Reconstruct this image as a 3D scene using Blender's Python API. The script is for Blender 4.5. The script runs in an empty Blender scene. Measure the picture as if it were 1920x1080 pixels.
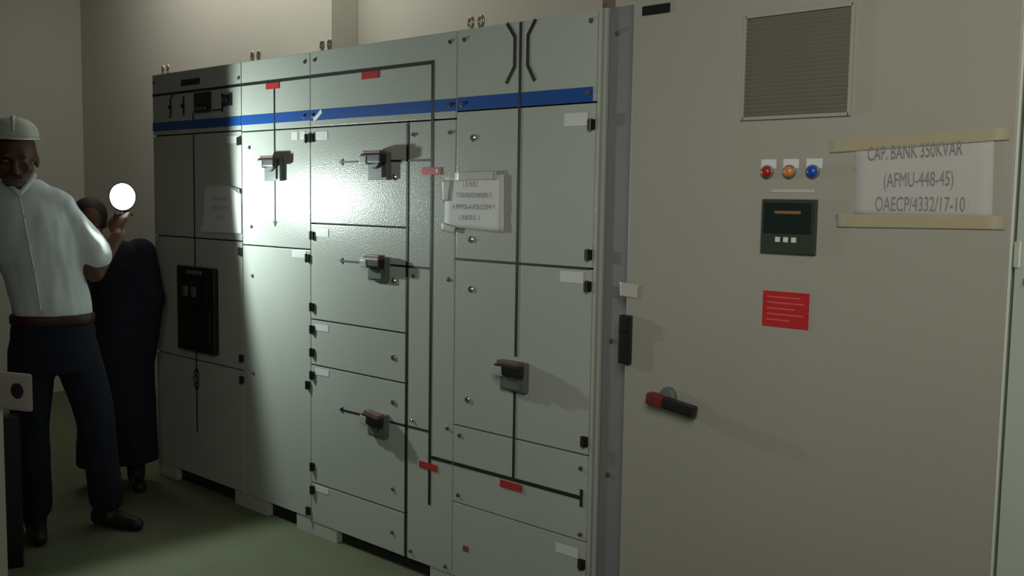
import bpy, bmesh, math, random
from mathutils import Vector, Matrix, noise
random.seed(7)
PI = math.pi
S = bpy.context.scene
C = S.collection

# ---------------------------------------------------------------- camera
YAW, PITCH, ROLL, FPX = 0.738705, 0.0894459, 0.0154825, 1852.78
fw = Vector((-math.sin(YAW)*math.cos(PITCH), math.cos(YAW)*math.cos(PITCH), -math.sin(PITCH)))
ri = Vector((math.cos(YAW), math.sin(YAW), 0)); up = ri.cross(fw)
r2 = ri*math.cos(ROLL) + up*math.sin(ROLL); u2 = -ri*math.sin(ROLL) + up*math.cos(ROLL)
cam = bpy.data.objects.new('camera', bpy.data.cameras.new('camera')); C.objects.link(cam)
M3 = Matrix((r2, u2, -fw)).transposed()
cam.matrix_world = Matrix.Translation((0, -2.6, 1.51)) @ M3.to_4x4()
cam.data.sensor_width = 36; cam.data.lens = FPX/1920*36; cam.data.clip_start = .02
S.camera = cam
# ---------------------------------------------------------------- world, lights, exposure
w = bpy.data.worlds.new('world'); S.world = w; w.use_nodes = True
w.node_tree.nodes['Background'].inputs[0].default_value = (1.0, .95, .84, 1)
w.node_tree.nodes['Background'].inputs[1].default_value = 0.018
S.view_settings.view_transform = 'Standard'; S.view_settings.look = 'None'
S.view_settings.exposure = 0; S.view_settings.gamma = 1; S.view_settings.use_curve_mapping = False

def lamp(name, kind, loc, target, energy, color, **kw):
    l = bpy.data.lights.new(name, kind); l.energy = energy; l.color = color
    for k, v in kw.items(): setattr(l, k, v)
    o = bpy.data.objects.new(name, l); C.objects.link(o); o.location = loc
    o.rotation_euler = (Vector(target)-Vector(loc)).to_track_quat('-Z', 'Y').to_euler()
    return o
# hand torch beam (its lens is built further down, at the same place)
TORCH = Vector((-4.24, -.517, 1.495))
lamp('torch_beam', 'SPOT', TORCH+Vector((.016, 0, 0)), TORCH+Vector((1, 0, .11)), 70, (.86, 1, .95),
     spot_size=math.radians(174), spot_blend=.20, shadow_soft_size=.035)
# soft fill added beside the camera, standing in for light bounced around the room
lamp('fill_light', 'AREA', (.3, -3.1, 2.7), (-1.3, 0, 1.6), 12, (1, .97, .87), size=1.3, spread=math.radians(78))
# unseen fill added above the cabinets to brighten only the wall behind
lamp('wall_fill_light', 'AREA', (-5.0, .22, 3.32), (-5.1, .95, 2.3), 19, (1, .97, .89), shape='RECTANGLE', size=2.4, size_y=.3)

# ---------------------------------------------------------------- materials
def mat(name, col, rough=.5, metal=0, emit=None, es=0, bump=0, bscale=300, var=0, vscale=3, spec=.5):
    m = bpy.data.materials.new(name); m.use_nodes = True
    nt = m.node_tree; b = nt.nodes['Principled BSDF']
    b.inputs['Base Color'].default_value = (*col, 1); b.inputs['Roughness'].default_value = rough
    b.inputs['Metallic'].default_value = metal; b.inputs['Specular IOR Level'].default_value = spec
    if emit: b.inputs['Emission Color'].default_value = (*emit, 1); b.inputs['Emission Strength'].default_value = es
    if bump or var:
        g = nt.nodes.new('ShaderNodeNewGeometry')
    if bump:
        n = nt.nodes.new('ShaderNodeTexNoise'); n.inputs['Scale'].default_value = bscale; n.inputs['Detail'].default_value = 2
        bp = nt.nodes.new('ShaderNodeBump'); bp.inputs['Strength'].default_value = bump; bp.inputs['Distance'].default_value = .002
        nt.links.new(g.outputs['Position'], n.inputs['Vector']); nt.links.new(n.outputs['Fac'], bp.inputs['Height'])
        nt.links.new(bp.outputs['Normal'], b.inputs['Normal'])
    if var:
        n2 = nt.nodes.new('ShaderNodeTexNoise'); n2.inputs['Scale'].default_value = vscale; n2.inputs['Detail'].default_value = 5
        mx = nt.nodes.new('ShaderNodeMix'); mx.data_type = 'RGBA'
        mx.inputs['A'].default_value = (*[c*(1-var) for c in col], 1); mx.inputs['B'].default_value = (*[min(1, c*(1+var)) for c in col], 1)
        nt.links.new(g.outputs['Position'], n2.inputs['Vector']); nt.links.new(n2.outputs['Fac'], mx.inputs['Factor'])
        nt.links.new(mx.outputs['Result'], b.inputs['Base Color'])
    return m
PAINT = mat('grey_cabinet_paint', (.43, .46, .415), .29, bump=.5, bscale=150, var=.05)
CHAN = mat('blue_grey_channel_paint', (.21, .22, .225), .45, bump=.2, bscale=160, var=.08)
CAPP = mat('pebble_grey_paint', (.355, .345, .295), .42, bump=.2, bscale=200, var=.05)
DARK = mat('dark_gasket_and_shade', (.012, .012, .010), .8)  # gasket black, reused for shade painted into the plinth gaps
BLACK = mat('black_plastic', (.012, .012, .012), .4)
STRIP = mat('black_mimic_strip', (.014, .016, .014), .55)
RED = mat('red_plate', (.42, .035, .03), .45)
REDS = mat('red_warning_sign', (.50, .018, .022), .45, var=.15, vscale=60)
BLUE = mat('blue_stripe', (.012, .075, .31), .38)
WHITE = mat('white_plate', (.66, .68, .66), .4)
PAPER = mat('paper', (.66, .66, .64), .75, bump=.3, bscale=30, var=.04)
PAPER2 = mat('note_paper', (.47, .45, .43), .8, bump=.2, bscale=30, var=.04)
INK = mat('grey_ink', (.22, .21, .215), .8)
INKF = mat('faded_ink', (.34, .35, .36), .8)
TAPE = mat('masking_tape', (.38, .34, .22), .6, var=.08, vscale=12)
CLEAR = mat('clear_tape', (.50, .48, .44), .35, var=.1, vscale=30)
ZINC = mat('zinc', (.55, .50, .36), .35, .8)
STEEL = mat('steel', (.55, .56, .54), .22, .9)
SCREW = mat('dull_screw', (.16, .16, .13), .35, .7)
SWG = mat('switch_grey', (.13, .15, .14), .35)
SWL = mat('switch_light_grey', (.42, .43, .38), .35)
SWR = mat('switch_red', (.17, .085, .065), .45)
CEIL = mat('low_bounce_ceiling', (.30, .29, .26), .9)  # ceiling colour lowered so less light bounces down to the floor
WALL = mat('painted_wall', (.54, .53, .455), .85, bump=.15, bscale=60, var=.04, vscale=1.5)
FLOOR = mat('concrete_floor', (.135, .155, .085), .85, bump=.4, bscale=60, var=.16, vscale=7)
GRILLE = mat('grille_grey', (.17, .16, .12), .6)
GREEN = mat('meter_green', (.035, .05, .035), .4)
GSCR = mat('meter_screen', (.012, .022, .018), .3)
LENSR = mat('red_lens', (.38, .02, .012), .3); LENSO = mat('orange_lens', (.60, .22, .05), .3); LENSB = mat('blue_lens', (.012, .07, .38), .3)
SHIRT = mat('white_shirt', (.76, .81, .84), .85, bump=.3, bscale=60)
TROU = mat('navy_trousers', (.008, .010, .024), .9)
ROBE = mat('dark_robe', (.012, .009, .022), .9)
SKIN = mat('brown_skin', (.11, .045, .025), .55); HAIR = mat('dark_hair', (.02, .014, .012), .7)
BEARD = mat('grey_beard', (.14, .12, .09), .85)
CAPM = mat('white_helmet', (.62, .64, .58), .5)
BELT = mat('brown_belt', (.05, .014, .012), .5)
SHOE = mat('dark_shoe', (.018, .013, .010), .55)
EYE = mat('eye_white', (.16, .13, .11), .3); LIP = mat('lip', (.09, .03, .025), .5)
LENS = mat('lit_torch_lens', (1, 1, 1), .3, emit=(.97, 1, .93), es=14)
GALV = mat('pale_door_paint', (.60, .65, .55), .5, var=.05)

# ---------------------------------------------------------------- helpers
def tag(o, label=None, cat=None, group=None, kind=None):
    if label: o['label'] = label
    if cat: o['category'] = cat
    if group: o['group'] = group
    if kind: o['kind'] = kind
    return o
def thing(name, label, cat, loc=(0, 0, 0), rz=0, group=None):
    o = bpy.data.objects.new(name, None); C.objects.link(o); o.empty_display_size = .1
    o.location = loc; o.rotation_euler = (0, 0, rz)
    return tag(o, label, cat, group)
def obj(name, bm, m, parent=None, smooth=False):
    me = bpy.data.meshes.new(name)
    bmesh.ops.recalc_face_normals(bm, faces=bm.faces)
    bm.to_mesh(me); bm.free()
    me.materials.append(m)
    if smooth:
        for p in me.polygons: p.use_smooth = True
    o = bpy.data.objects.new(name, me); C.objects.link(o)
    if parent: o.parent = parent
    return o
def box(bm, x0, x1, y0, y1, z0, z1, bev=0, mtx=None):
    vs = [bm.verts.new((x, y, z)) for x in (x0, x1) for y in (y0, y1) for z in (z0, z1)]
    fs = [bm.faces.new([vs[i] for i in q]) for q in ((0,1,3,2),(4,6,7,5),(0,4,5,1),(2,3,7,6),(0,2,6,4),(1,5,7,3))]
    if bev:
        es = list({e for f in fs for e in f.edges})
        r = bmesh.ops.bevel(bm, geom=es, offset=bev, segments=2, affect='EDGES', profile=.7)
        vs = list({v for f in r['faces'] for v in f.verts} | {v for v in vs if v.is_valid})
    if mtx: bmesh.ops.transform(bm, matrix=mtx, verts=[v for v in vs if v.is_valid])
    return bm
def nb(): return bmesh.new()
def B(name, m, parent, x0, x1, y0, y1, z0, z1, bev=0, mtx=None): return obj(name, box(nb(), x0, x1, y0, y1, z0, z1, bev, mtx), m, parent)
def lathe(bm, prof, c, axis='-Y', seg=16):
    """prof: (radius, distance along axis)"""
    ax = {'-Y': Vector((0,-1,0)), 'Z': Vector((0,0,1)), 'X': Vector((1,0,0))}[axis] if isinstance(axis, str) else Vector(axis).normalized()
    q = ax.to_track_quat('Z', 'Y'); c = Vector(c); rings = []
    for r, h in prof:
        rings.append([bm.verts.new(c + q @ Vector((r*math.cos(2*PI*i/seg), r*math.sin(2*PI*i/seg), h))) for i in range(seg)])
    for a, b in zip(rings, rings[1:]):
        for i in range(seg): bm.faces.new((a[i], a[(i+1) % seg], b[(i+1) % seg], b[i]))
    bm.faces.new(rings[0]); bm.faces.new(rings[-1])
    return bm
def torus(bm, c, R, r, ax, seg=18, s2=8):
    q = Vector(ax).normalized().to_track_quat('Z', 'Y'); c = Vector(c); rs = []
    for i in range(seg):
        a = 2*PI*i/seg
        rs.append([bm.verts.new(c + q @ Vector(((R+r*math.cos(t))*math.cos(a), (R+r*math.cos(t))*math.sin(a), r*math.sin(t)))) for t in [2*PI*j/s2 for j in range(s2)]])
    for i in range(seg):
        a, b = rs[i], rs[(i+1) % seg]
        for j in range(s2): bm.faces.new((a[j], a[(j+1) % s2], b[(j+1) % s2], b[j]))
    return bm
def ribbon(bm, pts, wd, y0, y1):
    """flat strip following pts in the x-z plane, with thickness"""
    P = [Vector((p[0], 0, p[1])) for p in pts]; L = []; Rr = []
    for i, p in enumerate(P):
        d1 = (P[i]-P[i-1]).normalized() if i else (P[1]-P[0]).normalized()
        d2 = (P[i+1]-P[i]).normalized() if i < len(P)-1 else d1
        d = (d1+d2).normalized(); n = Vector((-d.z, 0, d.x)) / max(.5, d.dot(d1))
        L.append(p+n*wd/2); Rr.append(p-n*wd/2)
    f = lambda v, y: bm.verts.new((v.x, y, v.z))
    A = [(f(l, y0), f(r, y0), f(l, y1), f(r, y1)) for l, r in zip(L, Rr)]
    for a, b in zip(A, A[1:]):
        bm.faces.new((a[0], a[1], b[1], b[0])); bm.faces.new((a[2], b[2], b[3], a[3]))
        bm.faces.new((a[0], b[0], b[2], a[2])); bm.faces.new((a[1], a[3], b[3], b[1]))
    bm.faces.new((A[0][0], A[0][2], A[0][3], A[0][1])); bm.faces.new((A[-1][0], A[-1][1], A[-1][3], A[-1][2]))
    return bm
def text(name, s, x, y, z, size, m, parent, rot=(PI/2, 0, 0), align='CENTER', width=None):
    cu = bpy.data.curves.new(name, 'FONT'); cu.body = s; cu.size = size; cu.align_x = align; cu.align_y = 'CENTER'; cu.extrude = .0002
    t = bpy.data.objects.new('tmp', cu); C.objects.link(t)
    dg = bpy.context.evaluated_depsgraph_get(); me = bpy.data.meshes.new_from_object(t.evaluated_get(dg))
    bpy.data.objects.remove(t); me.name = name; me.materials.clear(); me.materials.append(m)
    o = bpy.data.objects.new(name, me); C.objects.link(o); o.location = (x, y, z); o.rotation_euler = rot
    if width:
        xs = [v.co.x for v in me.vertices]; k = width/(max(xs)-min(xs)); o.scale = (k, 1, 1)
    if parent: o.parent = parent
    return o
def sheet(name, corners, m, parent, y, bulge=.004, n=10, th=.0006, seed=0):
    """paper sheet from 4 corners (tl,tr,br,bl) in x-z with slight waviness in depth"""
    bm = nb(); tl, tr, br, bl = [Vector(c) for c in corners]; front = []; back = []
    for j in range(n+1):
        for i in range(n+1):
            u, v = i/n, j/n
            p = (tl*(1-u)+tr*u)*(1-v) + (bl*(1-u)+br*u)*v
            d = bulge*(.5+.5*noise.noise(Vector((p.x*14, p.y*14, seed))))
            front.append(bm.verts.new((p.x, y-th-d, p.y))); back.append(bm.verts.new((p.x, y-d, p.y)))
    I = lambda i, j: j*(n+1)+i
    for j in range(n):
        for i in range(n):
            for g in (front, back): bm.faces.new((g[I(i,j)], g[I(i+1,j)], g[I(i+1,j+1)], g[I(i,j+1)]))
    rim = [I(i,0) for i in range(n)]+[I(n,j) for j in range(n)]+[I(n-i,n) for i in range(n)]+[I(0,n-j) for j in range(n)]
    for a, b in zip(rim, rim[1:]+rim[:1]): bm.faces.new((front[a], front[b], back[b], back[a]))
    return obj(name, bm, m, parent, smooth=True)
_mesh = {}
def piece(name, key, make, m, parent, loc):
    """alike small pieces share one mesh"""
    if key not in _mesh:
        o = obj(name, make(), m, parent, smooth=False); _mesh[key] = o.data
    else:
        o = bpy.data.objects.new(name, _mesh[key]); C.objects.link(o); o.parent = parent
    o.location = loc
    return o
def mk_screw():
    bm = nb(); lathe(bm, [(.0085, 0), (.0085, .003), (.006, .0065), (.003, .007)], (0, 0, 0), seg=12)
    box(bm, -.006, .006, -.0078, -.0068, -.001, .001); return bm
def mk_bolt():
    bm = nb(); lathe(bm, [(.010, 0), (.010, .002), (.0065, .0025), (.0065, .008), (.005, .0095)], (0, 0, 0), seg=6); return bm
def mk_lock():
    bm = nb(); lathe(bm, [(.013, 0), (.013, .004), (.010, .007), (.007, .007), (.007, .004)], (0, 0, 0), seg=16)
    box(bm, -.005, .005, -.009, -.003, -.0015, .0015); return bm
def mk_hinge():
    bm = nb(); box(bm, -.013, .013, -.012, 0, -.017, .017, .002)
    lathe(bm, [(.006, -.019), (.006, .019)], (0, -.012, 0), 'Z', 10); return bm

# ---------------------------------------------------------------- the room
def struct(o): o['kind'] = 'structure'; return o
struct(B('floor', FLOOR, None, -7.7, 2.2, -6.5, 1.2, -.1, 0))
struct(B('wall_back', WALL, None, -4.46, 2.2, .98, 1.15, 0, 3.4))
struct(B('trim_1', WALL, None, -7.53, -4.462, .80, 1.15, 0, 3.4))
struct(B('wall_left', WALL, None, -7.7, -7.532, -6.5, 1.15, 0, 3.4))
struct(B('wall_right', WALL, None, 2.2, 2.35, -6.5, 1.15, 0, 3.4))
struct(B('ceiling', CEIL, None, -7.7, 2.35, -6.5, 1.15, 3.4, 3.5))

# ---------------------------------------------------------------- switchgear line
TOP, BOT, G = 2.13, .068, .003
def cabinet(label, x0, x1, feet):
    t = thing('switchgear_cabinet', label, 'cabinet', ((x0+x1)/2, .35, 0), 0, 'switchgear cabinets in a row')
    t.location = (0, 0, 0)
    B('carcass', PAINT, t, x0+.001, x1-.001, .022, .74, BOT, TOP-.002)
    B('gasket', DARK, t, x0+.004, x1-.004, .0175, .0215, BOT+.004, TOP-.006)
    B('gap_shade', DARK, t, x0+.004, x1-.004, .034, .045, 0, BOT)  # dark sheet added to hold the shade inside the plinth gaps
    for a, b in feet: B('plinth', PAINT, t, a, b, .004, .70, 0, BOT)
    return t
def door(t, x0, x1, z0, z1, name='door', g=G):
    return B(name, PAINT, t, x0+g, x1-g, 0, .017, z0+g, z1-g, .003)
def strip(t, pts, wd=.009, y=0): return obj('mimic_strip', ribbon(nb(), pts, wd, y-.0025, y), STRIP, t)
def plate(name, m, t, x0, x1, z0, z1, y=0, th=.002): return B(name, m, t, x0, x1, y-th, y-.0002, z0, z1, .0005)
def screws(t, pts, y=0):
    for x, z in pts: piece('screw', 'screw', mk_screw, SCREW, t, (x, y, z))
def bolts(t, pts, y=0):
    for x, z in pts: piece('bolt', 'bolt', mk_bolt, STEEL, t, (x, y, z))
def locks(t, pts):
    for x, z in pts: piece('lock', 'lock', mk_lock, STEEL, t, (x, 0, z))
def hinges(t, pts):
    for x, z in pts: piece('hinge', 'hinge', mk_hinge, BLACK, t, (x, 0, z))
def tags(t, rects):
    for x0, x1, z0, z1 in rects: plate('name_plate', WHITE, t, x0, x1, z0, z1)
def arrow(t, x, z, d):
    bm = nb(); s = .014
    pts = {'L': [(x-s, z), (x+s*.7, z+s), (x+s*.7, z-s)], 'D': [(x, z-s), (x-s, z+s*.7), (x+s, z+s*.7)]}[d]
    a = [bm.verts.new((p[0], -.003, p[1])) for p in pts]; b = [bm.verts.new((p[0], 0, p[1])) for p in pts]
    bm.faces.new(a); bm.faces.new(b)
    for i in range(3): bm.faces.new((a[i], a[(i+1) % 3], b[(i+1) % 3], b[i]))
    obj('arrow_mark', bm, STRIP, t)
def eye(t, x):
    x -= .026
    for dx in (0, .052):
        bm = torus(nb(), (x+dx, .045, TOP+.028), .019, .0055, (.35, 1, 0))
        lathe(bm, [(.014, 0), (.014, .006), (.008, .008), (.008, .012)], (x+dx, .045, TOP-.002), 'Z', 12)
        obj('lifting_eye', bm, ZINC, t, smooth=True)
def rotary(d, x, z, w=.148, tilt=0):
    """rotary switch: sub-parts of the door it sits on"""
    h = w*.72
    bm = nb(); box(bm, x-w*.46, x+w*.40, -.024, 0, z-h*.72, z+h*.34, .005)
    box(bm, x-w*.36, x+w*.26, -.032, -.023, z-h*.64, z-h*.12, .004)
    obj('switch_housing', bm, SWG, d)
    bm = nb(); lathe(bm, [(.036, .022), (.036, .038), (.031, .042)], (x, 0, z+.004), seg=20)
    obj('switch_dial', bm, SWG, d, smooth=False)
    m = Matrix.Translation((x, 0, z+.010)) @ Matrix.Rotation(tilt, 4, 'Y')
    bm = nb(); box(bm, -w*.40, w*.46, -.066, -.038, -.020, .018, .007, m)
    obj('switch_lever', bm, BLACK, d)
    bm = nb(); box(bm, -w*.44, -w*.12, -.069, -.036, -.024, .010, .006, m)
    obj('lever_grip', bm, SWL, d)
    bm = nb(); box(bm, -w*.36, w*.38, -.058, -.024, .014, .030, .004, m)
    obj('lever_cover', bm, SWR, d)

# cabinet 1 (far left)
c1 = cabinet('far left grey switchgear cabinet with a black breaker front and small meters', -4.94, -4.10, [(-4.94, -4.755), (-4.19, -4.102)])
tp = door(c1, -4.94, -4.10, 1.812, TOP, 'top_panel')
d1 = door(c1, -4.94, -4.10, 1.292, 1.812); d2 = door(c1, -4.94, -4.10, .672, 1.292); door(c1, -4.94, -4.10, BOT, .672)
strip(c1, [(-4.935, 2.022), (-4.103, 2.022)], .012)
plate('blue_stripe', BLUE, c1, -4.938, -4.103, 1.836, 1.88)
strip(c1, [(-4.53, 1.806), (-4.53, 1.152)], .008); strip(c1, [(-4.53, .712), (-4.53, .30)], .008)
strip(c1, [(-4.53, 1.88), (-4.53, 1.915)], .008)
strip(c1, [(-4.555, .60), (-4.53, .63), (-4.505, .60)], .008); strip(c1, [(-4.555, .545), (-4.53, .515), (-4.505, .545)], .008)
bm = torus(nb(), (-4.53, -.003, .572), .024, .003, (0, 1, 0), 18, 6); obj('mimic_ring', bm, STRIP, c1)
# breaker front
bm = nb(); box(bm, -4.665, -4.315, -.030, 0, .722, 1.150, .008); obj('breaker_front', bm, BLACK, d2)
bm = nb(); box(bm, -4.64, -4.34, -.040, -.029, .76, .93, .005); box(bm, -4.61, -4.37, -.036, -.029, .96, 1.09, .004)
obj('breaker_cover', bm, mat('breaker_dark', (.02, .016, .015), .4), d2)
for bx in (-4.58, -4.50): B('breaker_button', SWG, d2, bx, bx+.035, -.044, -.036, 1.0, 1.05, .003)
bm = nb(); box(bm, -4.56, -4.42, -.036, -.029, 1.112, 1.132, .003); obj('breaker_plate', bm, SWG, d2)
# instruments on the top panel
plate('name_plate', BLACK, c1, -4.64, -4.465, 2.052, 2.082, th=.004)
bm = nb(); box(bm, -4.50, -4.36, -.016, 0, 1.912, 2.008, .004); mt = obj('meter', bm, BLACK, c1)
B('meter_window', GSCR, mt, -4.487, -4.373, -.019, -.015, 1.95, 1.998, .001)
for k in range(3): B('meter_button', SWG, mt, -4.475+k*.035, -4.455+k*.035, -.020, -.015, 1.922, 1.936, .001)
for x in (-4.75, -4.622):
    strip(c1, [(x, 1.905), (x, 2.0)], .012); 
    lathe(bm := nb(), [(.009, 0), (.009, .012), (.006, .014)], (x, 0, 1.953), seg=12); obj('indicator', bm, BLACK, c1)
strip(c1, [(-4.775, 1.905), (-4.75, 1.905)], .006); strip(c1, [(-4.75, 2.0), (-4.72, 2.012)], .006)
strip(c1, [(-4.35, 1.918), (-4.262, 1.918), (-4.262, 1.99)], .007)
strip(c1, [(-4.262, 1.906), (-4.262, 1.995)], .011)
bm = nb(); box(bm, -4.245, -4.175, -.012, 0, 1.932, 1.985, .003); lathe(bm, [(.018, .011), (.016, .026)], (-4.21, 0, 1.958), seg=14); box(bm, -4.214, -4.206, -.034, -.024, 1.943, 1.973, .001)
obj('selector_switch', bm, BLACK, c1)
hinges(c1, [(-4.114, 1.762), (-4.113, 1.245), (-4.110, .731), (-4.110, .627)])
tags(c1, [(-4.23, -4.135, 1.755, 1.79)])
screws(c1, [(-4.118, 2.055), (-4.92, 2.09)]); eye(c1, -4.88)

# cabinet 2
c2 = cabinet('narrow grey switchgear cabinet with one rotary switch near its top, second from the far left', -4.10, -3.563, [(-4.098, -3.914), (-3.68, -3.565)])
door(c2, -4.10, -3.563, 1.806, TOP, 'top_panel')
d = door(c2, -4.10, -3.563, 1.277, 1.806); rotary(d, -3.815, 1.648, .138)
door(c2, -4.10, -3.563, BOT, 1.277)
strip(c2, [(-4.097, 2.022), (-3.566, 2.022)], .012)
plate('blue_stripe', BLUE, c2, -4.097, -3.566, 1.836, 1.88)
plate('red_label', RED, c2, -3.893, -3.79, 1.988, 2.016, th=.004)
strip(c2, [(-3.83, 1.99), (-3.83, 1.70)], .006, -.001); strip(c2, [(-3.83, 1.59), (-3.83, 1.392)], .006); arrow(c2, -3.83, 1.385, 'D')
screws(c2, [(-4.033, 1.731), (-4.021, 1.364), (-4.015, 1.134), (-4.013, .672)])
screws(c2, [(-3.60, 2.088)]); bolts(c2, [(-3.604, 1.856)], -.002)
hinges(c2, [(-3.579, 1.759), (-3.579, 1.24), (-3.579, .676), (-3.579, .104)])
tags(c2, [(-3.70, -3.655, 1.757, 1.792), (-3.635, -3.598, 1.757, 1.792), (-3.70, -3.595, 1.238, 1.27)])
eye(c2, -4.048)

# cabinet 3
c3 = cabinet('wide grey switchgear cabinet with three rotary switches one above another and a cable compartment', -3.563, -2.66, [(-3.561, -3.385), (-2.787, -2.662)])
door(c3, -3.563, -2.66, 1.806, TOP, 'top_panel')
d = door(c3, -3.563, -2.933, 1.392, 1.806); rotary(d, -3.085, 1.655, .145)
d = door(c3, -3.563, -2.933, .972, 1.392); rotary(d, -3.085, 1.240, .130)
door(c3, -3.563, -2.933, .770, .972)
d = door(c3, -3.563, -2.933, .238, .770); rotary(d, -3.085, .597, .128, .10)
door(c3, -3.563, -2.933, BOT-.012, .238)
door(c3, -2.924, -2.66, BOT-.012, 1.806, 'cable_compartment_cover')
strip(c3, [(-3.56, 2.022), (-2.79, 2.022), (-2.79, .307)], .013)
strip(c3, [(-2.930, 1.797), (-2.930, .066)], .012)
for z in (1.655, 1.240, .600):
    strip(c3, [(-3.335, z), (-3.17, z)], .008); strip(c3, [(-3.03, z), (-2.797, z)], .008); arrow(c3, -3.345, z, 'L')
strip(c3, [(-2.79, .500), (-2.662, .500)], .013, -.0005)
plate('blue_stripe', BLUE, c3, -3.56, -2.663, 1.834, 1.88)
bm = nb(); ribbon(bm, [(-3.535, 1.838), (-3.51, 1.85), (-3.478, 1.874)], .018, -.004, -.001); obj('torn_sticker', bm, WHITE, c3)
plate('red_label', RED, c3, -3.211, -3.104, 1.986, 2.016, th=.004)
plate('red_label', RED, c3, -2.845, -2.737, 1.599, 1.627, th=.004)
plate('red_label', RED, c3, -2.848, -2.746, .448, .474, th=.004)
plate('label_spot', WHITE, c3, -2.764, -2.752, 1.606, 1.620, y=-.004, th=.001)
screws(c3, [(-3.528, 2.09), (-2.697, 2.089), (-2.89, 1.205), (-2.694, 1.204), (-2.692, .63), (-2.898, .092), (-2.696, .082), (-3.008, .324), (-3.01, .142)])
bolts(c3, [(-3.543, 1.856), (-2.697, 1.856)], -.002); bolts(c3, [(-2.898, 1.753), (-2.693, 1.755), (-2.894, .63)])
locks(c3, [(-3.007, 1.590), (-3.008, 1.178), (-3.008, .867), (-3.007, .684)])
hinges(c3, [(-3.548, 1.759), (-3.548, 1.34), (-3.548, 1.027), (-3.548, .928), (-3.548, .826), (-3.548, .724), (-3.548, .312), (-3.548, .207)])
tags(c3, [(-3.53, -3.44, 1.752, 1.787), (-3.53, -3.435, 1.337, 1.371), (-3.53, -3.436, .926, .954), (-3.53, -3.433, .730, .758), (-3.53, -3.438, .205, .233)])
eye(c3, -3.512)

# cabinet 4
c4 = cabinet('tall grey switchgear cabinet with a bottle-shaped black mark on its top panel', -2.66, -1.815, [(-2.20, -1.82)])
door(c4, -2.66, -2.006, 1.832, TOP, 'top_panel')
door(c4, -2.66, -2.006, 1.284, 1.832)
d = door(c4, -2.66, -2.006, .650, 1.284); rotary(d, -2.335, .900, .140)
door(c4, -2.66, -2.006, .350, .650, 'cover_panel', .002); door(c4, -2.66, -2.006, BOT-.012, .350, 'cover_panel', .002)
strip(c4, [(-2.656, 1.284), (-2.02, 1.284)], .008)
strip(c4, [(-2.344, 2.124), (-2.344, .95)], .011, -.0005); strip(c4, [(-2.346, .835), (-2.346, .507)], .010, -.0005)
strip(c4, [(-2.657, .500), (-2.032, .500)], .013); strip(c4, [(-2.032, .530), (-2.032, .470)], .012, -.001)
for s, xx in ((1, (-2.409, -2.371)), (-1, (-2.276, -2.310))):
    strip(c4, [(xx[0], 2.126), (xx[1], 2.076), (xx[1], 1.974), (xx[0], 1.918)], .013)
plate('blue_stripe', BLUE, c4, -2.657, -2.022, 1.834, 1.882)
plate('red_label', RED, c4, -2.409, -2.301, .462, .488, y=-.001, th=.004)
bolts(c4, [(-2.63, 1.856), (-2.042, 1.862)], -.002); screws(c4, [(-2.622, 2.09), (-2.625, .614), (-2.63, .381), (-2.038, .602), (-2.034, .372)])
bolts(c4, [(-2.035, 2.096)])
locks(c4, [(-2.572, 1.731), (-2.577, 1.36), (-2.574, 1.176), (-2.584, .758)])
sc = B('red_sticker', mat('rusty_red', (.22, .07, .05), .7), c4, -2.60, -2.57, -.002, 0, .170, .192, .0005)
hinges(c4, [(-2.022, 1.759), (-2.022, 1.331), (-2.022, 1.225), (-2.022, .699), (-2.022, .272)])
tags(c4, [(-2.140, -2.042, 1.757, 1.80), (-2.145, -2.045, 1.232, 1.270), (-2.142, -2.042, .285, .318)])
B('edge_channel', PAINT, c4, -2.001, -1.990, -.004, .03, .05, TOP, .002)
B('edge_channel', PAINT, c4, -1.984, -1.972, .002, .03, .05, TOP, .002)
B('side_channel', CHAN, c4, -1.966, -1.816, .010, .03, .05, TOP, .003)
bolts(c4, [(-1.935, 2.047)], .010); screws(c4, [(-1.93, 1.05), (-1.93, .60)], .010)
eye(c4, -2.608)
bm = nb(); box(bm, -2.008, -1.982, .02, .06, TOP, TOP+.05, .004); torus(bm, (-1.995, .04, TOP+.062), .02, .006, (0, 1, 0)); obj('lifting_eye', bm, ZINC, c4)

# ---------------------------------------------------------------- capacitor cabinet
YC = -.07
cb = thing('capacitor_cabinet', 'wide pebble-grey cabinet with a ventilation grille and three round lamps, right of the row', 'cabinet')
B('carcass', CAPP, cb, -1.812, -.708, YC+.024, .70, .06, 2.22)
B('gasket', DARK, cb, -1.806, -.714, YC+.019, YC+.0235, .07, 2.21)
cd = B('door', CAPP, cb, -1.817, -.708, YC, YC+.0185, .05, 2.225, .004)
B('plinth', CHAN, cb, -1.80, -.72, YC+.03, .68, 0, .06)
B('edge_trim', GALV, cb, -.707, -.700, YC-.004, YC+.03, .06, 2.22, .001)
def cp(name, m, x0, x1, z0, z1, th=.003, par=None, y=YC, bev=.0008): return B(name, m, par or cd, x0, x1, y-th, y-.0002, z0, z1, bev)
cp('name_plate', BLACK, -1.784, -1.684, 2.072, 2.100)
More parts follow.
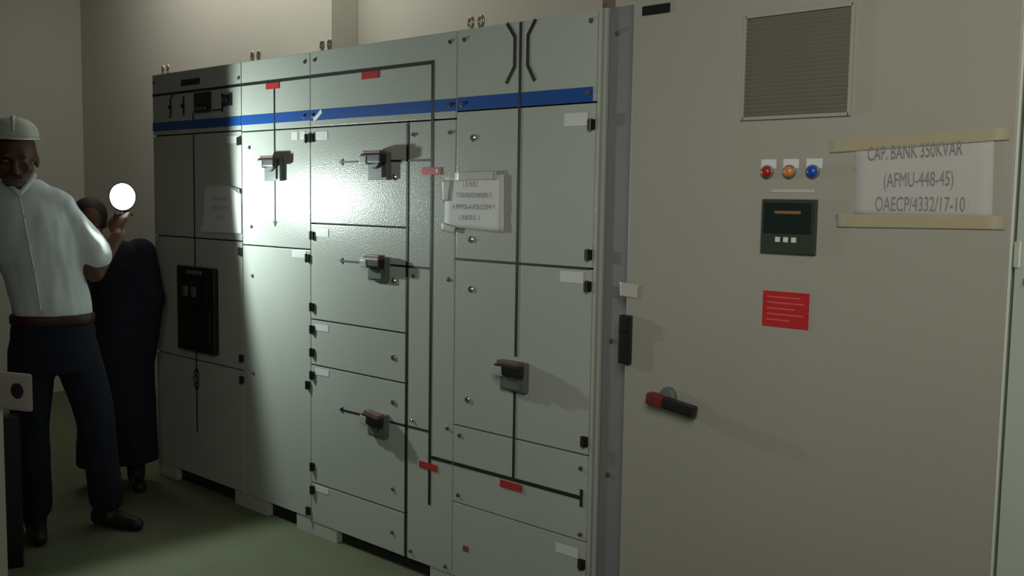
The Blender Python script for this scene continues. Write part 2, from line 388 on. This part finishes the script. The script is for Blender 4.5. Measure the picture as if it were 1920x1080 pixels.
# ventilation grille: frame and single slats
gx0, gx1, gz0, gz1 = -1.428, -1.117, 1.748, 2.027
bm = nb(); box(bm, gx0, gx1, YC-.003, YC-.0002, gz0, gz1, .001); obj('grille_back', bm, GRILLE, cd)
for a, b, e, f in ((gx0-.006, gx0+.004, gz0-.006, gz1+.006), (gx1-.004, gx1+.006, gz0-.006, gz1+.006)):
    cp('grille_frame', CAPP, a, b, e, f, .008)
cp('grille_frame', CAPP, gx0, gx1, gz0-.006, gz0+.003, .008); cp('grille_frame', CAPP, gx0, gx1, gz1-.003, gz1+.006, .008)
n = 24
for k in range(n):
    z = gz0+.008+k*(gz1-gz0-.014)/(n-1)
    def mk():
        bm = nb(); box(bm, gx0+.004-(gx0+gx1)/2, gx1-.004-(gx0+gx1)/2, -.007, -.002, -.0032, .0032, 0, Matrix.Rotation(.5, 4, 'X')); return bm
    piece('grille_slat', 'gslat', mk, GRILLE, cd, ((gx0+gx1)/2, YC, z))
for x, m in ((-1.346, LENSR), (-1.279, LENSO), (-1.211, LENSB)):
    cp('lamp_label', WHITE, x-.020, x+.026, 1.606, 1.632, .0015)
    bm = nb(); lathe(bm, [(.019, .0002), (.019, .006), (.016, .008)], (x, YC, 1.597), seg=20); ind = obj('lamp_bezel', bm, SWG, cd)
    bm = nb(); lathe(bm, [(.0155, .006), (.0150, .012), (.010, .017), (.004, .0185)], (x, YC, 1.597), seg=20); l = obj('lamp_lens', bm, m, cd, True)
cp('meter_label', mat('silver_label', (.5, .49, .45), .5), -1.33, -1.205, 1.541, 1.549, .001)
bm = nb(); box(bm, -1.354, -1.192, YC-.012, YC-.0002, 1.372, 1.522, .003); mt = obj('controller', bm, GREEN, cd)
cp('controller_screen', GSCR, -1.345, -1.205, 1.428, 1.512, .0145, bev=.0004)
cp('screen_readout', mat('readout', (.30, .12, .06), .5), -1.312, -1.235, 1.482, 1.490, .0155, bev=.0002)
for k in range(3): cp('controller_button', WHITE, -1.308+k*.024, -1.294+k*.024, 1.404, 1.418, .0145, bev=.0003)
cp('warning_sign', REDS, -1.345, -1.206, 1.166, 1.266, .0015, bev=.0003)
for k in range(5):
    z = 1.250-k*.016
    cp('sign_print', mat('red_print', (.62, .12, .12), .5) if k == 0 else bpy.data.materials['red_print'], -1.332, -1.332+(.10, .112, .085, .11, .07)[k], z-.0018, z+.0018, .0019, bev=0)
# edge latch, clear tape, handle
bm = nb(); box(bm, -1.834, -1.790, YC-.016, YC+.005, .998, 1.154, .007); box(bm, -1.828, -1.796, YC-.022, YC-.014, 1.10, 1.148, .004); obj('edge_latch', bm, BLACK, cd)
sheet('clear_tape', [(-1.842, 1.256), (-1.772, 1.250), (-1.776, 1.208), (-1.840, 1.212)], CLEAR, cd, YC-.001, .003)
bm = nb(); lathe(bm, [(.030, .0002), (.030, .014), (.024, .022)], (-1.648, YC, .918), seg=20); obj('handle_base', bm, SWG, cd)
mm = Matrix.Translation((-1.615, YC-.036, .902)) @ Matrix.Rotation(.13, 4, 'Y')
bm = nb(); box(bm, -.082, .082, -.018, .018, -.017, .017, .010, mm); obj('handle_grip', bm, BLACK, cd)
bm = nb(); box(bm, -.0835, -.022, -.0195, .0195, -.0185, .0185, .010, mm); obj('handle_collar', bm, mat('handle_red', (.16, .02, .012), .45), cd)
bm = nb(); lathe(bm, [(.013, .018), (.013, .030)], (-1.648, YC, .915), seg=12); obj('handle_shaft', bm, SWG, cd)

# notes
nt_ = thing('capacitor_note', 'paper note reading CAP. BANK 350KVAR, held by masking tape above and below', 'note', (0, 0, 0))
sheet('paper', [(-1.096, 1.650), (-.756, 1.668), (-.750, 1.478), (-1.093, 1.482)], PAPER2, nt_, YC-.001, .0015)
sheet('masking_tape', [(-1.165, 1.680), (-.722, 1.699), (-.722, 1.668), (-1.165, 1.646)], TAPE, nt_, YC-.0032, .0010, seed=3)
sheet('masking_tape', [(-1.140, 1.484), (-.722, 1.490), (-.722, 1.456), (-1.135, 1.450)], TAPE, nt_, YC-.0032, .0010, seed=5)
text('lettering', 'CAP. BANK 350KVAR', -.944, YC-.0050, 1.645, .050, INK, nt_, (PI/2, -.045, 0), width=.235)
text('lettering', '(AFMU-448-45)', -.930, YC-.0036, 1.574, .052, INK, nt_, (PI/2, -.03, 0), width=.172)
text('lettering', 'OAECP/4332/17-10', -.925, YC-.0036, 1.512, .052, INK, nt_, (PI/2, -.01, 0), width=.222)
n2 = thing('paper_note', 'crumpled white paper note taped across the seam beside the black vertical line', 'note')
sheet('paper', [(-2.708, 1.590), (-2.408, 1.598), (-2.404, 1.392), (-2.712, 1.404)], PAPER, n2, -.004, .007, seed=1)
sheet('clear_tape', [(-2.652, 1.607), (-2.44, 1.610), (-2.44, 1.580), (-2.652, 1.576)], CLEAR, n2, -.0115, .001)
sheet('clear_tape', [(-2.722, 1.418), (-2.645, 1.403), (-2.652, 1.382), (-2.722, 1.392)], CLEAR, n2, -.0115, .001)
sheet('clear_tape', [(-2.722, 1.578), (-2.675, 1.578), (-2.69, 1.50), (-2.715, 1.50)], CLEAR, n2, -.0115, .001)
for s, x, z, wd, h in (('LV 02', -2.580, 1.562, .060, .026), ('TRANSFORMER', -2.565, 1.522, .165, .026), ('AFMU-43/21/7M', -2.565, 1.480, .200, .026), ('UNIT-1', -2.585, 1.440, .085, .026)):
    text('lettering', s, x, -.0125, z, h, INKF, n2, width=wd)
n3 = thing('paper_note', 'white paper note with a curled corner on the shaded cabinet at the far left', 'note')
bm = nb(); pts = [(-4.426, 1.550), (-4.20, 1.553), (-4.106, 1.512), (-4.100, 1.330), (-4.475, 1.326), (-4.43, 1.40)]
a = [bm.verts.new((p[0], -.004-.004*(i % 2), p[1])) for i, p in enumerate(pts)]; b = [bm.verts.new((p[0], -.0005, p[1])) for p in pts]
bm.faces.new(a); bm.faces.new(b)
for i in range(6): bm.faces.new((a[i], a[(i+1) % 6], b[(i+1) % 6], b[i]))
obj('paper', bm, PAPER, n3)
for s, z, wd in (('UNIT 44B', 1.49, .13), ('NO.2/17M', 1.445, .15), ('2017', 1.40, .08)): text('lettering', s, -4.28, -.0085, z, .026, INKF, n3, width=wd)
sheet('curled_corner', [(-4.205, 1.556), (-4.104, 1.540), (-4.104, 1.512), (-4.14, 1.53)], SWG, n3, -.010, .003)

# ---------------------------------------------------------------- next cabinet at the right frame edge
nc = thing('side_cabinet', 'pale cabinet at the right edge of the photo with its door standing ajar', 'cabinet', (-.676, -.075, 0))
B('carcass', CAPP, nc, .01, .85, .05, .70, .0, 2.2)
dd = B('door', GALV, nc, 0, .80, -.018, 0, .05, 2.2, .003)
dd.rotation_euler = (0, 0, -math.radians(50))
bm = nb(); lathe(bm, [(.008, 0), (.008, .006), (.004, .008)], (.06, -.018, 1.34), seg=12); obj('screw', bm, STEEL, dd)
bm = nb(); box(bm, .004, .03, -.024, -.018, 1.37, 1.43, .002); obj('hinge_cover', bm, GALV, dd)

# ---------------------------------------------------------------- near left: open door edge with latch plate, black post
dl = thing('metal_door', 'pale open metal door edge with a latch plate at the lower left frame edge', 'door', (-2.19, -1.80, 0), math.radians(22))
B('door_leaf', GALV, dl, -.60, -.008, -.012, .012, 0, 1.06, .003)
lp = nb(); box(lp, -.10, .100, -.018, -.012, 1.056, 1.134, .006); lp = obj('latch_plate', lp, mat('latch_grey', (.36, .34, .30), .5), dl)
bm = nb(); lathe(bm, [(.016, 0), (.016, .003), (.009, .0035), (.009, .001)], (.066, -.018, 1.098), seg=16); obj('latch_hole', bm, DARK, lp)
ps = thing('black_post', 'black square post standing on the floor at the lower left', 'post', (-4.10, -1.07, 0), math.radians(65))
B('post', BLACK, ps, -.034, .034, -.034, .034, .006, .62, .004); B('foot', BLACK, ps, -.035, .035, -.035, .035, 0, .008, .002)

# ---------------------------------------------------------------- people
def capsule(bm, p1, r1, p2, r2, seg=14):
    p1, p2 = Vector(p1), Vector(p2); d = p2-p1; L = d.length
    prof = [(r1*math.cos(t), -r1*math.sin(t)) for t in (1.45, 1.1, .7, .35)] + [(r1, 0)]
    prof += [(r1+(r2-r1)*k/4, L*k/4) for k in (1, 2, 3)]
    prof += [(r2, L)] + [(r2*math.cos(t), L+r2*math.sin(t)) for t in (.35, .7, 1.1, 1.45)]
    lathe(bm, prof, p1, d, seg)
def ell(bm, c, rx, ry, rz, rot=None):
    m = Matrix.Translation(c) @ (rot.to_4x4() if rot else Matrix.Identity(4)) @ Matrix.Diagonal((rx, ry, rz, 1))
    bmesh.ops.create_icosphere(bm, subdivisions=3, radius=1, matrix=m)
def loft(bm, rings, seg=24, pw=2.3):
    """rings: (x, y, z, rx, ry)"""
    R = []
    for x, y, z, rx, ry in rings:
        q = []
        for i in range(seg):
            a = 2*PI*i/seg; c, s = math.cos(a), math.sin(a)
            q.append(bm.verts.new((x+rx*math.copysign(abs(c)**(2/pw), c), y+ry*math.copysign(abs(s)**(2/pw), s), z)))
        R.append(q)
    for a, b in zip(R, R[1:]):
        for i in range(seg): bm.faces.new((a[i], a[(i+1) % seg], b[(i+1) % seg], b[i]))
    bm.faces.new(R[0]); bm.faces.new(R[-1])
def organic(name, bm, m, parent, voxel=.01, smooth=3, folds=0, fs=9):
    o = obj(name, bm, m, None)
    md = o.modifiers.new('r', 'REMESH'); md.mode = 'VOXEL'; md.voxel_size = voxel
    ms = o.modifiers.new('s', 'SMOOTH'); ms.iterations = smooth; ms.factor = .5
    dg = bpy.context.evaluated_depsgraph_get(); me = bpy.data.meshes.new_from_object(o.evaluated_get(dg))
    o.modifiers.clear(); o.data = me; me.name = name
    if folds:
        ns = [v.normal.copy() for v in me.vertices]
        for v, nn in zip(me.vertices, ns):
            p = v.co; q = Vector((p.x*fs, p.y*fs, p.z*fs*.45))
            v.co = p + nn*folds*(noise.noise(q) + .5*noise.noise(q*2.3+Vector((5, 1, 2))))
    me.materials.clear(); me.materials.append(m)
    for p in me.polygons: p.use_smooth = True
    if parent: o.parent = parent
    return o
def hand(bm, wrist, d, palm_n, side, size=1.0, curl=.9):
    """five fingered hand: d = direction of fingers, palm_n = palm side, side = thumb side"""
    w_, d, n_, s_ = Vector(wrist), Vector(d).normalized(), Vector(palm_n).normalized(), Vector(side).normalized()
    k = size
    for t in (-.027, -.009, .009, .027): capsule(bm, w_+d*.01*k, .016*k, w_+s_*t*k+d*.085*k, .0125*k, 10)
    for t, L in ((.030, .068), (.010, .076), (-.010, .070), (-.030, .055)):
        p = w_+s_*t*k+d*.088*k; a = 0; r = .0095*k
        for j, f in enumerate((.45, .32, .23)):
            a += curl*(.5, .9, .7)[j]; q = p+(d*math.cos(a)+n_*math.sin(a))*L*f*k
            capsule(bm, p, r, q, r*.9, 8); p = q; r *= .9
    p = w_+s_*.028*k+d*.02*k; q = p+(s_*.030+d*.030+n_*.012)*k; capsule(bm, p, .014*k, q, .0115*k, 8)
    r_ = q+(d*.028+n_*.018*curl+s_*.004)*k; capsule(bm, q, .011*k, r_, .009*k, 8)

def head_shapes(bm, c, tilt=0, k=1.0):
    c = Vector(c); rot = Matrix.Rotation(tilt, 3, 'X'); T = lambda v: c + rot @ (Vector(v)*k)
    ell(bm, T((0, .012, .035)), .076*k, .095*k, .085*k); ell(bm, T((0, -.018, -.045)), .058*k, .068*k, .068*k)
    ell(bm, T((0, -.060, -.088)), .026*k, .020*k, .020*k)
    capsule(bm, T((0, -.086, .012)), .009*k, T((0, -.104, -.028)), .015*k, 8)
    for s in (-1, 1):
        ell(bm, T((s*.076, .012, -.008)), .009*k, .018*k, .031*k); ell(bm, T((s*.028, -.082, .026)), .022*k, .010*k, .008*k)
        ell(bm, T((s*.038, -.062, -.022)), .022*k, .018*k, .020*k)
    return T

LEGS = ((.10, .18, .215, .03), (-.07, -.085, -.075, .04))
# man in the white shirt: local x = towards the cabinets, -y = towards the photographer
TH = math.atan2(.925, .381) 
man = thing('person', 'person in white short-sleeved shirt, dark trousers and white helmet holding up a lit torch', 'person', (-4.298, -.826, 0), TH)
mi = (Matrix.Translation(man.location) @ Matrix.Rotation(TH, 4, 'Z')).inverted()
tl_ = mi @ TORCH                                   # torch in the man's frame
HD = Vector((-.110, -.03, 1.645))
bm = nb(); T = head_shapes(bm, HD, .22, 1.07)
capsule(bm, (-.09, .01, 1.44), .058, (-.10, -.0, 1.57), .056)
loft(bm, [(.03, 0, .90, .15, .10), (-.01, 0, 1.10, .14, .095), (-.045, 0, 1.30, .165, .105), (-.055, 0, 1.44, .15, .085), (-.07, 0, 1.48, .07, .05)])
elb = Vector((.185, -.01, 1.165)); wr = Vector((tl_.x-.025, tl_.y-.035, 1.325))
capsule(bm, (.075, 0, 1.43), .050, elb, .042); capsule(bm, elb, .041, wr, .028)
hand(bm, wr, (tl_.x-wr.x, tl_.y-wr.y+.02, .13), (.6, .8, 0), (-.8, .6, .1), 1.0, 1.1)
relb = Vector((-.30, -.02, 1.17)); rwr = Vector((-.27, -.20, 1.03))
capsule(bm, (-.22, 0, 1.43), .050, relb, .042); capsule(bm, relb, .041, rwr, .028)
hand(bm, rwr, (.1, -.5, -.5), (.3, .2, -.6), (.8, 0, .3), 1.0, .5)
for hx, kx, fx, ky in LEGS:
    capsule(bm, (hx, 0, .90), .08, (kx, ky, .50), .055); capsule(bm, (kx, ky, .50), .054, (fx, .10, .10), .036)
    capsule(bm, (fx, .10, .07), .030, (fx, .08, .05), .024)
organic('body', bm, SKIN, man, .0075, 3)
for s in (-1, 1):
    bm = nb(); ell(bm, T((s*.030, -.083, .008)), .012, .008, .007); obj('eye', bm, EYE, man, True)
bm = nb(); capsule(bm, T((-.020, -.086, -.052)), .006, T((.020, -.086, -.052)), .006, 8); obj('mouth', bm, LIP, man, True)
bm = nb(); ell(bm, T((0, -.040, -.074)), .052, .050, .042); ell(bm, T((.050, -.01, -.035)), .018, .035, .045); ell(bm, T((-.050, -.01, -.035)), .018, .035, .045)
organic('beard', bm, BEARD, man, .008, 2, .003, 60)
bm = nb(); ell(bm, T((0, .022, .028)), .082, .094, .078); organic('hair', bm, HAIR, man, .009, 2)
# helmet: dome, ridge and brim
bm = nb(); q = Matrix.Rotation(.10, 3, 'X'); hc = Vector(T((-.004, .012, .082)))
prof = [(a*.90, b*.80) for a, b in [(.108, 0), (.107, .02), (.102, .045), (.088, .07), (.062, .092), (.03, .103), (.004, .106), (.003, .102), (.028, .099), (.058, .088), (.083, .067), (.097, .044), (.102, .02), (.103, .001)]]
ax = q @ Vector((0, 0, 1)); lathe(bm, prof, hc, ax, 28)
hm = obj('helmet', bm, CAPM, man, True)
bm = nb(); lathe(bm, [(.090, 0), (.100, -.004), (.102, -.001), (.093, .005)], hc, ax, 28)
for v in bm.verts:
    if v.co.y < hc.y-.06: v.co.y -= .018
obj('brim', bm, CAPM, hm, True)
bm = nb(); prev = None
for k in range(9):
    a = -1.1+k*2.2/8; p = hc + q @ Vector((0, .096*math.sin(a), .088*math.cos(a)-.004))
    if prev is not None: capsule(bm, prev, .009, p, .009, 8)
    prev = p
obj('ridge', bm, CAPM, hm, True)
# shirt
bm = nb()
loft(bm, [(.015, 0, .985, .158, .125), (.012, 0, 1.03, .160, .125), (-.005, 0, 1.12, .158, .122), (-.035, 0, 1.24, .172, .126), (-.055, 0, 1.36, .180, .122), (-.070, 0, 1.45, .170, .100), (-.075, .0, 1.505, .158, .080), (-.08, .0, 1.535, .120, .070), (-.088, .0, 1.56, .078, .060)], pw=2.2)
capsule(bm, (.050, 0, 1.452), .062, (.135, -.005, 1.32), .070); capsule(bm, (.135, -.005, 1.32), .070, (.185, -.005, 1.245), .072)
capsule(bm, (-.21, 0, 1.465), .068, (-.275, -.01, 1.26), .078)
sh = organic('shirt', bm, SHIRT, man, .009, 3, .010, 11)
bm = nb()
for a, b in (((-.150, -.055, 1.575), (-.105, -.098, 1.500)), ((-.045, -.050, 1.575), (-.095, -.098, 1.500))):
    capsule(bm, a, .016, b, .010, 8)
capsule(bm, (-.155, .02, 1.575), .014, (-.150, -.055, 1.575), .015, 8); capsule(bm, (-.045, .03, 1.575), .014, (-.045, -.050, 1.575), .015, 8)
organic('collar', bm, SHIRT, sh, .006, 2)
bm = nb(); ps_ = [(-.098, -.104, 1.49), (-.082, -.134, 1.40), (-.065, -.138, 1.28), (-.045, -.134, 1.15), (-.03, -.136, 1.02)]
for a, b in zip(ps_, ps_[1:]): capsule(bm, a, .005, b, .005, 6)
obj('placket', bm, SHIRT, sh, True)
for k in range(5):
    t = k/4*3.6; i = int(t); f = t-i; p = Vector(ps_[i]).lerp(Vector(ps_[i+1]), f)
    lathe(bm := nb(), [(.006, .003), (.006, .009)], p, seg=10); obj('button', bm, WHITE, sh)
# trousers, belt, shoes
bm = nb()
loft(bm, [(.02, .0, .74, .165, .11), (.015, 0, .82, .172, .122), (.015, 0, .92, .168, .120), (.015, 0, 1.00, .148, .112)])
for hx, kx, fx, ky in LEGS:
    capsule(bm, (hx, 0, .84), .096, (kx, ky, .50), .080); capsule(bm, (kx, ky, .50), .080, (fx, .095, .13), .072)
organic('trousers', bm, TROU, man, .010, 3, .008, 8)
bm = nb(); loft(bm, [(.015, 0, .950, .163, .124), (.015, 0, .957, .168, .129), (.015, 0, .987, .168, .129), (.015, 0, .993, .163, .124)]); obj('belt', bm, BELT, man, True)
for fx, yaw in ((.215, .80), (-.075, .1)):
    bm = nb(); c, s = math.cos(yaw), math.sin(yaw)
    def P(x, y, z): return (fx+x*c-y*s, .10+x*s+y*c, z)
    ell(bm, P(0, -.02, .05), .045, .055, .05); capsule(bm, P(0, .04, .042), .040, P(0, -.08, .038), .038); capsule(bm, P(0, -.08, .036), .040, P(0, -.17, .028), .030)
    capsule(bm, P(0, .02, .06), .050, P(0, .0, .12), .052)
    shoe = organic('shoe', bm, SHOE, man, .008, 3)
    for v in shoe.data.vertices: v.co.z = max(v.co.z, .002)

# hand torch
tr = thing('hand_torch', 'lit hand torch with a round glowing head, raised beside the white shirt', 'torch', TORCH)
bm = nb(); lathe(bm, [(.030, -.050), (.040, -.040), (.060, -.008), (.064, .004), (.060, .004), (.054, -.006)], (0, 0, 0), 'X', 28); obj('torch_head', bm, BLACK, tr, True)
bm = nb(); lathe(bm, [(.0585, -.002), (.0585, .002), (.050, .006), (.03, .010), (.006, .012)], (0, 0, 0), 'X', 28); obj('lens', bm, LENS, tr, True)
bm = nb(); capsule(bm, (-.030, 0, -.03), .020, (-.022, -.004, -.16), .019, 16); torus(bm, (-.026, -.002, -.09), .020, .003, (0, 0, 1)); obj('torch_grip', bm, SWL, tr, True)
bm = nb(); lathe(bm, [(.007, 0), (.007, .005), (.004, .007)], (-.005, -.002, -.072), 'X', 10); obj('switch_button', bm, STEEL, tr)

# second person, behind, in dark clothes
p2 = thing('person', 'stooping person in a long dark garment, behind the torch beside the far left cabinet', 'person', (-4.845, -.29, 0), TH)
bm = nb(); H2 = Vector((-.095, -.10, 1.36)); T2 = head_shapes(bm, H2, .45, .95)
capsule(bm, (-.04, -.03, 1.19), .052, (-.09, -.08, 1.28), .050)
loft(bm, [(.02, .02, .72, .14, .10), (.02, .02, .95, .13, .095), (.01, .0, 1.10, .15, .10), (0, -.01, 1.20, .12, .08)])
for s in (-1, 1):
    capsule(bm, (.02+s*.08, .02, .74), .07, (.02+s*.085, .0, .42), .05); capsule(bm, (.02+s*.085, 0, .42), .05, (.02+s*.085, .02, .10), .035)
    capsule(bm, (.02+s*.085, .01, .05), .032, (.02+s*.09, -.10, .03), .026)
e2 = Vector((.19, -.05, .98)); w2 = Vector((.15, .0, .78)); e3 = Vector((-.17, -.06, .96)); w3 = Vector((-.15, .0, .76))
capsule(bm, (.14, 0, 1.18), .048, e2, .040); capsule(bm, e2, .038, w2, .027); hand(bm, w2, (0, -.1, -1), (-1, 0, 0), (0, -1, 0), .9, .5)
capsule(bm, (-.12, 0, 1.18), .048, e3, .040); capsule(bm, e3, .038, w3, .027); hand(bm, w3, (0, -.1, -1), (1, 0, 0), (0, -1, 0), .9, .5)
organic('body', bm, SKIN, p2, .009, 3)
for s in (-1, 1):
    bm = nb(); ell(bm, T2((s*.030, -.083, .008)), .012, .008, .007); obj('eye', bm, EYE, p2, True)
bm = nb(); ell(bm, T2((0, .026, .036)), .084, .096, .090); organic('hair', bm, HAIR, p2, .010, 2)
bm = nb()
loft(bm, [(.02, .02, .13, .20, .15), (.02, .02, .30, .195, .145), (.02, .02, .60, .185, .135), (.025, .02, .85, .175, .125), (.03, .01, 1.02, .178, .120), (.03, 0, 1.14, .175, .112), (.02, -.01, 1.22, .14, .09), (0, -.02, 1.27, .075, .065)], pw=2.1)
capsule(bm, (.14, 0, 1.20), .082, e2, .066); capsule(bm, e2, .062, w2+Vector((0,0,-.17)), .050)
capsule(bm, (-.11, 0, 1.19), .066, e3, .062); capsule(bm, e3, .060, w3+Vector((0,0,-.17)), .050)
organic('garment', bm, ROBE, p2, .011, 3, .008, 8)
for s in (-1, 1):
    bm = nb(); capsule(bm, (.02+s*.085, .03, .035), .034, (.02+s*.09, -.14, .030), .030); capsule(bm, (.02+s*.085, .02, .05), .044, (.02+s*.085, .02, .14), .048); sh2 = organic('shoe', bm, SHOE, p2, .009, 2)
    for v in sh2.data.vertices: v.co.z = max(v.co.z, .002)
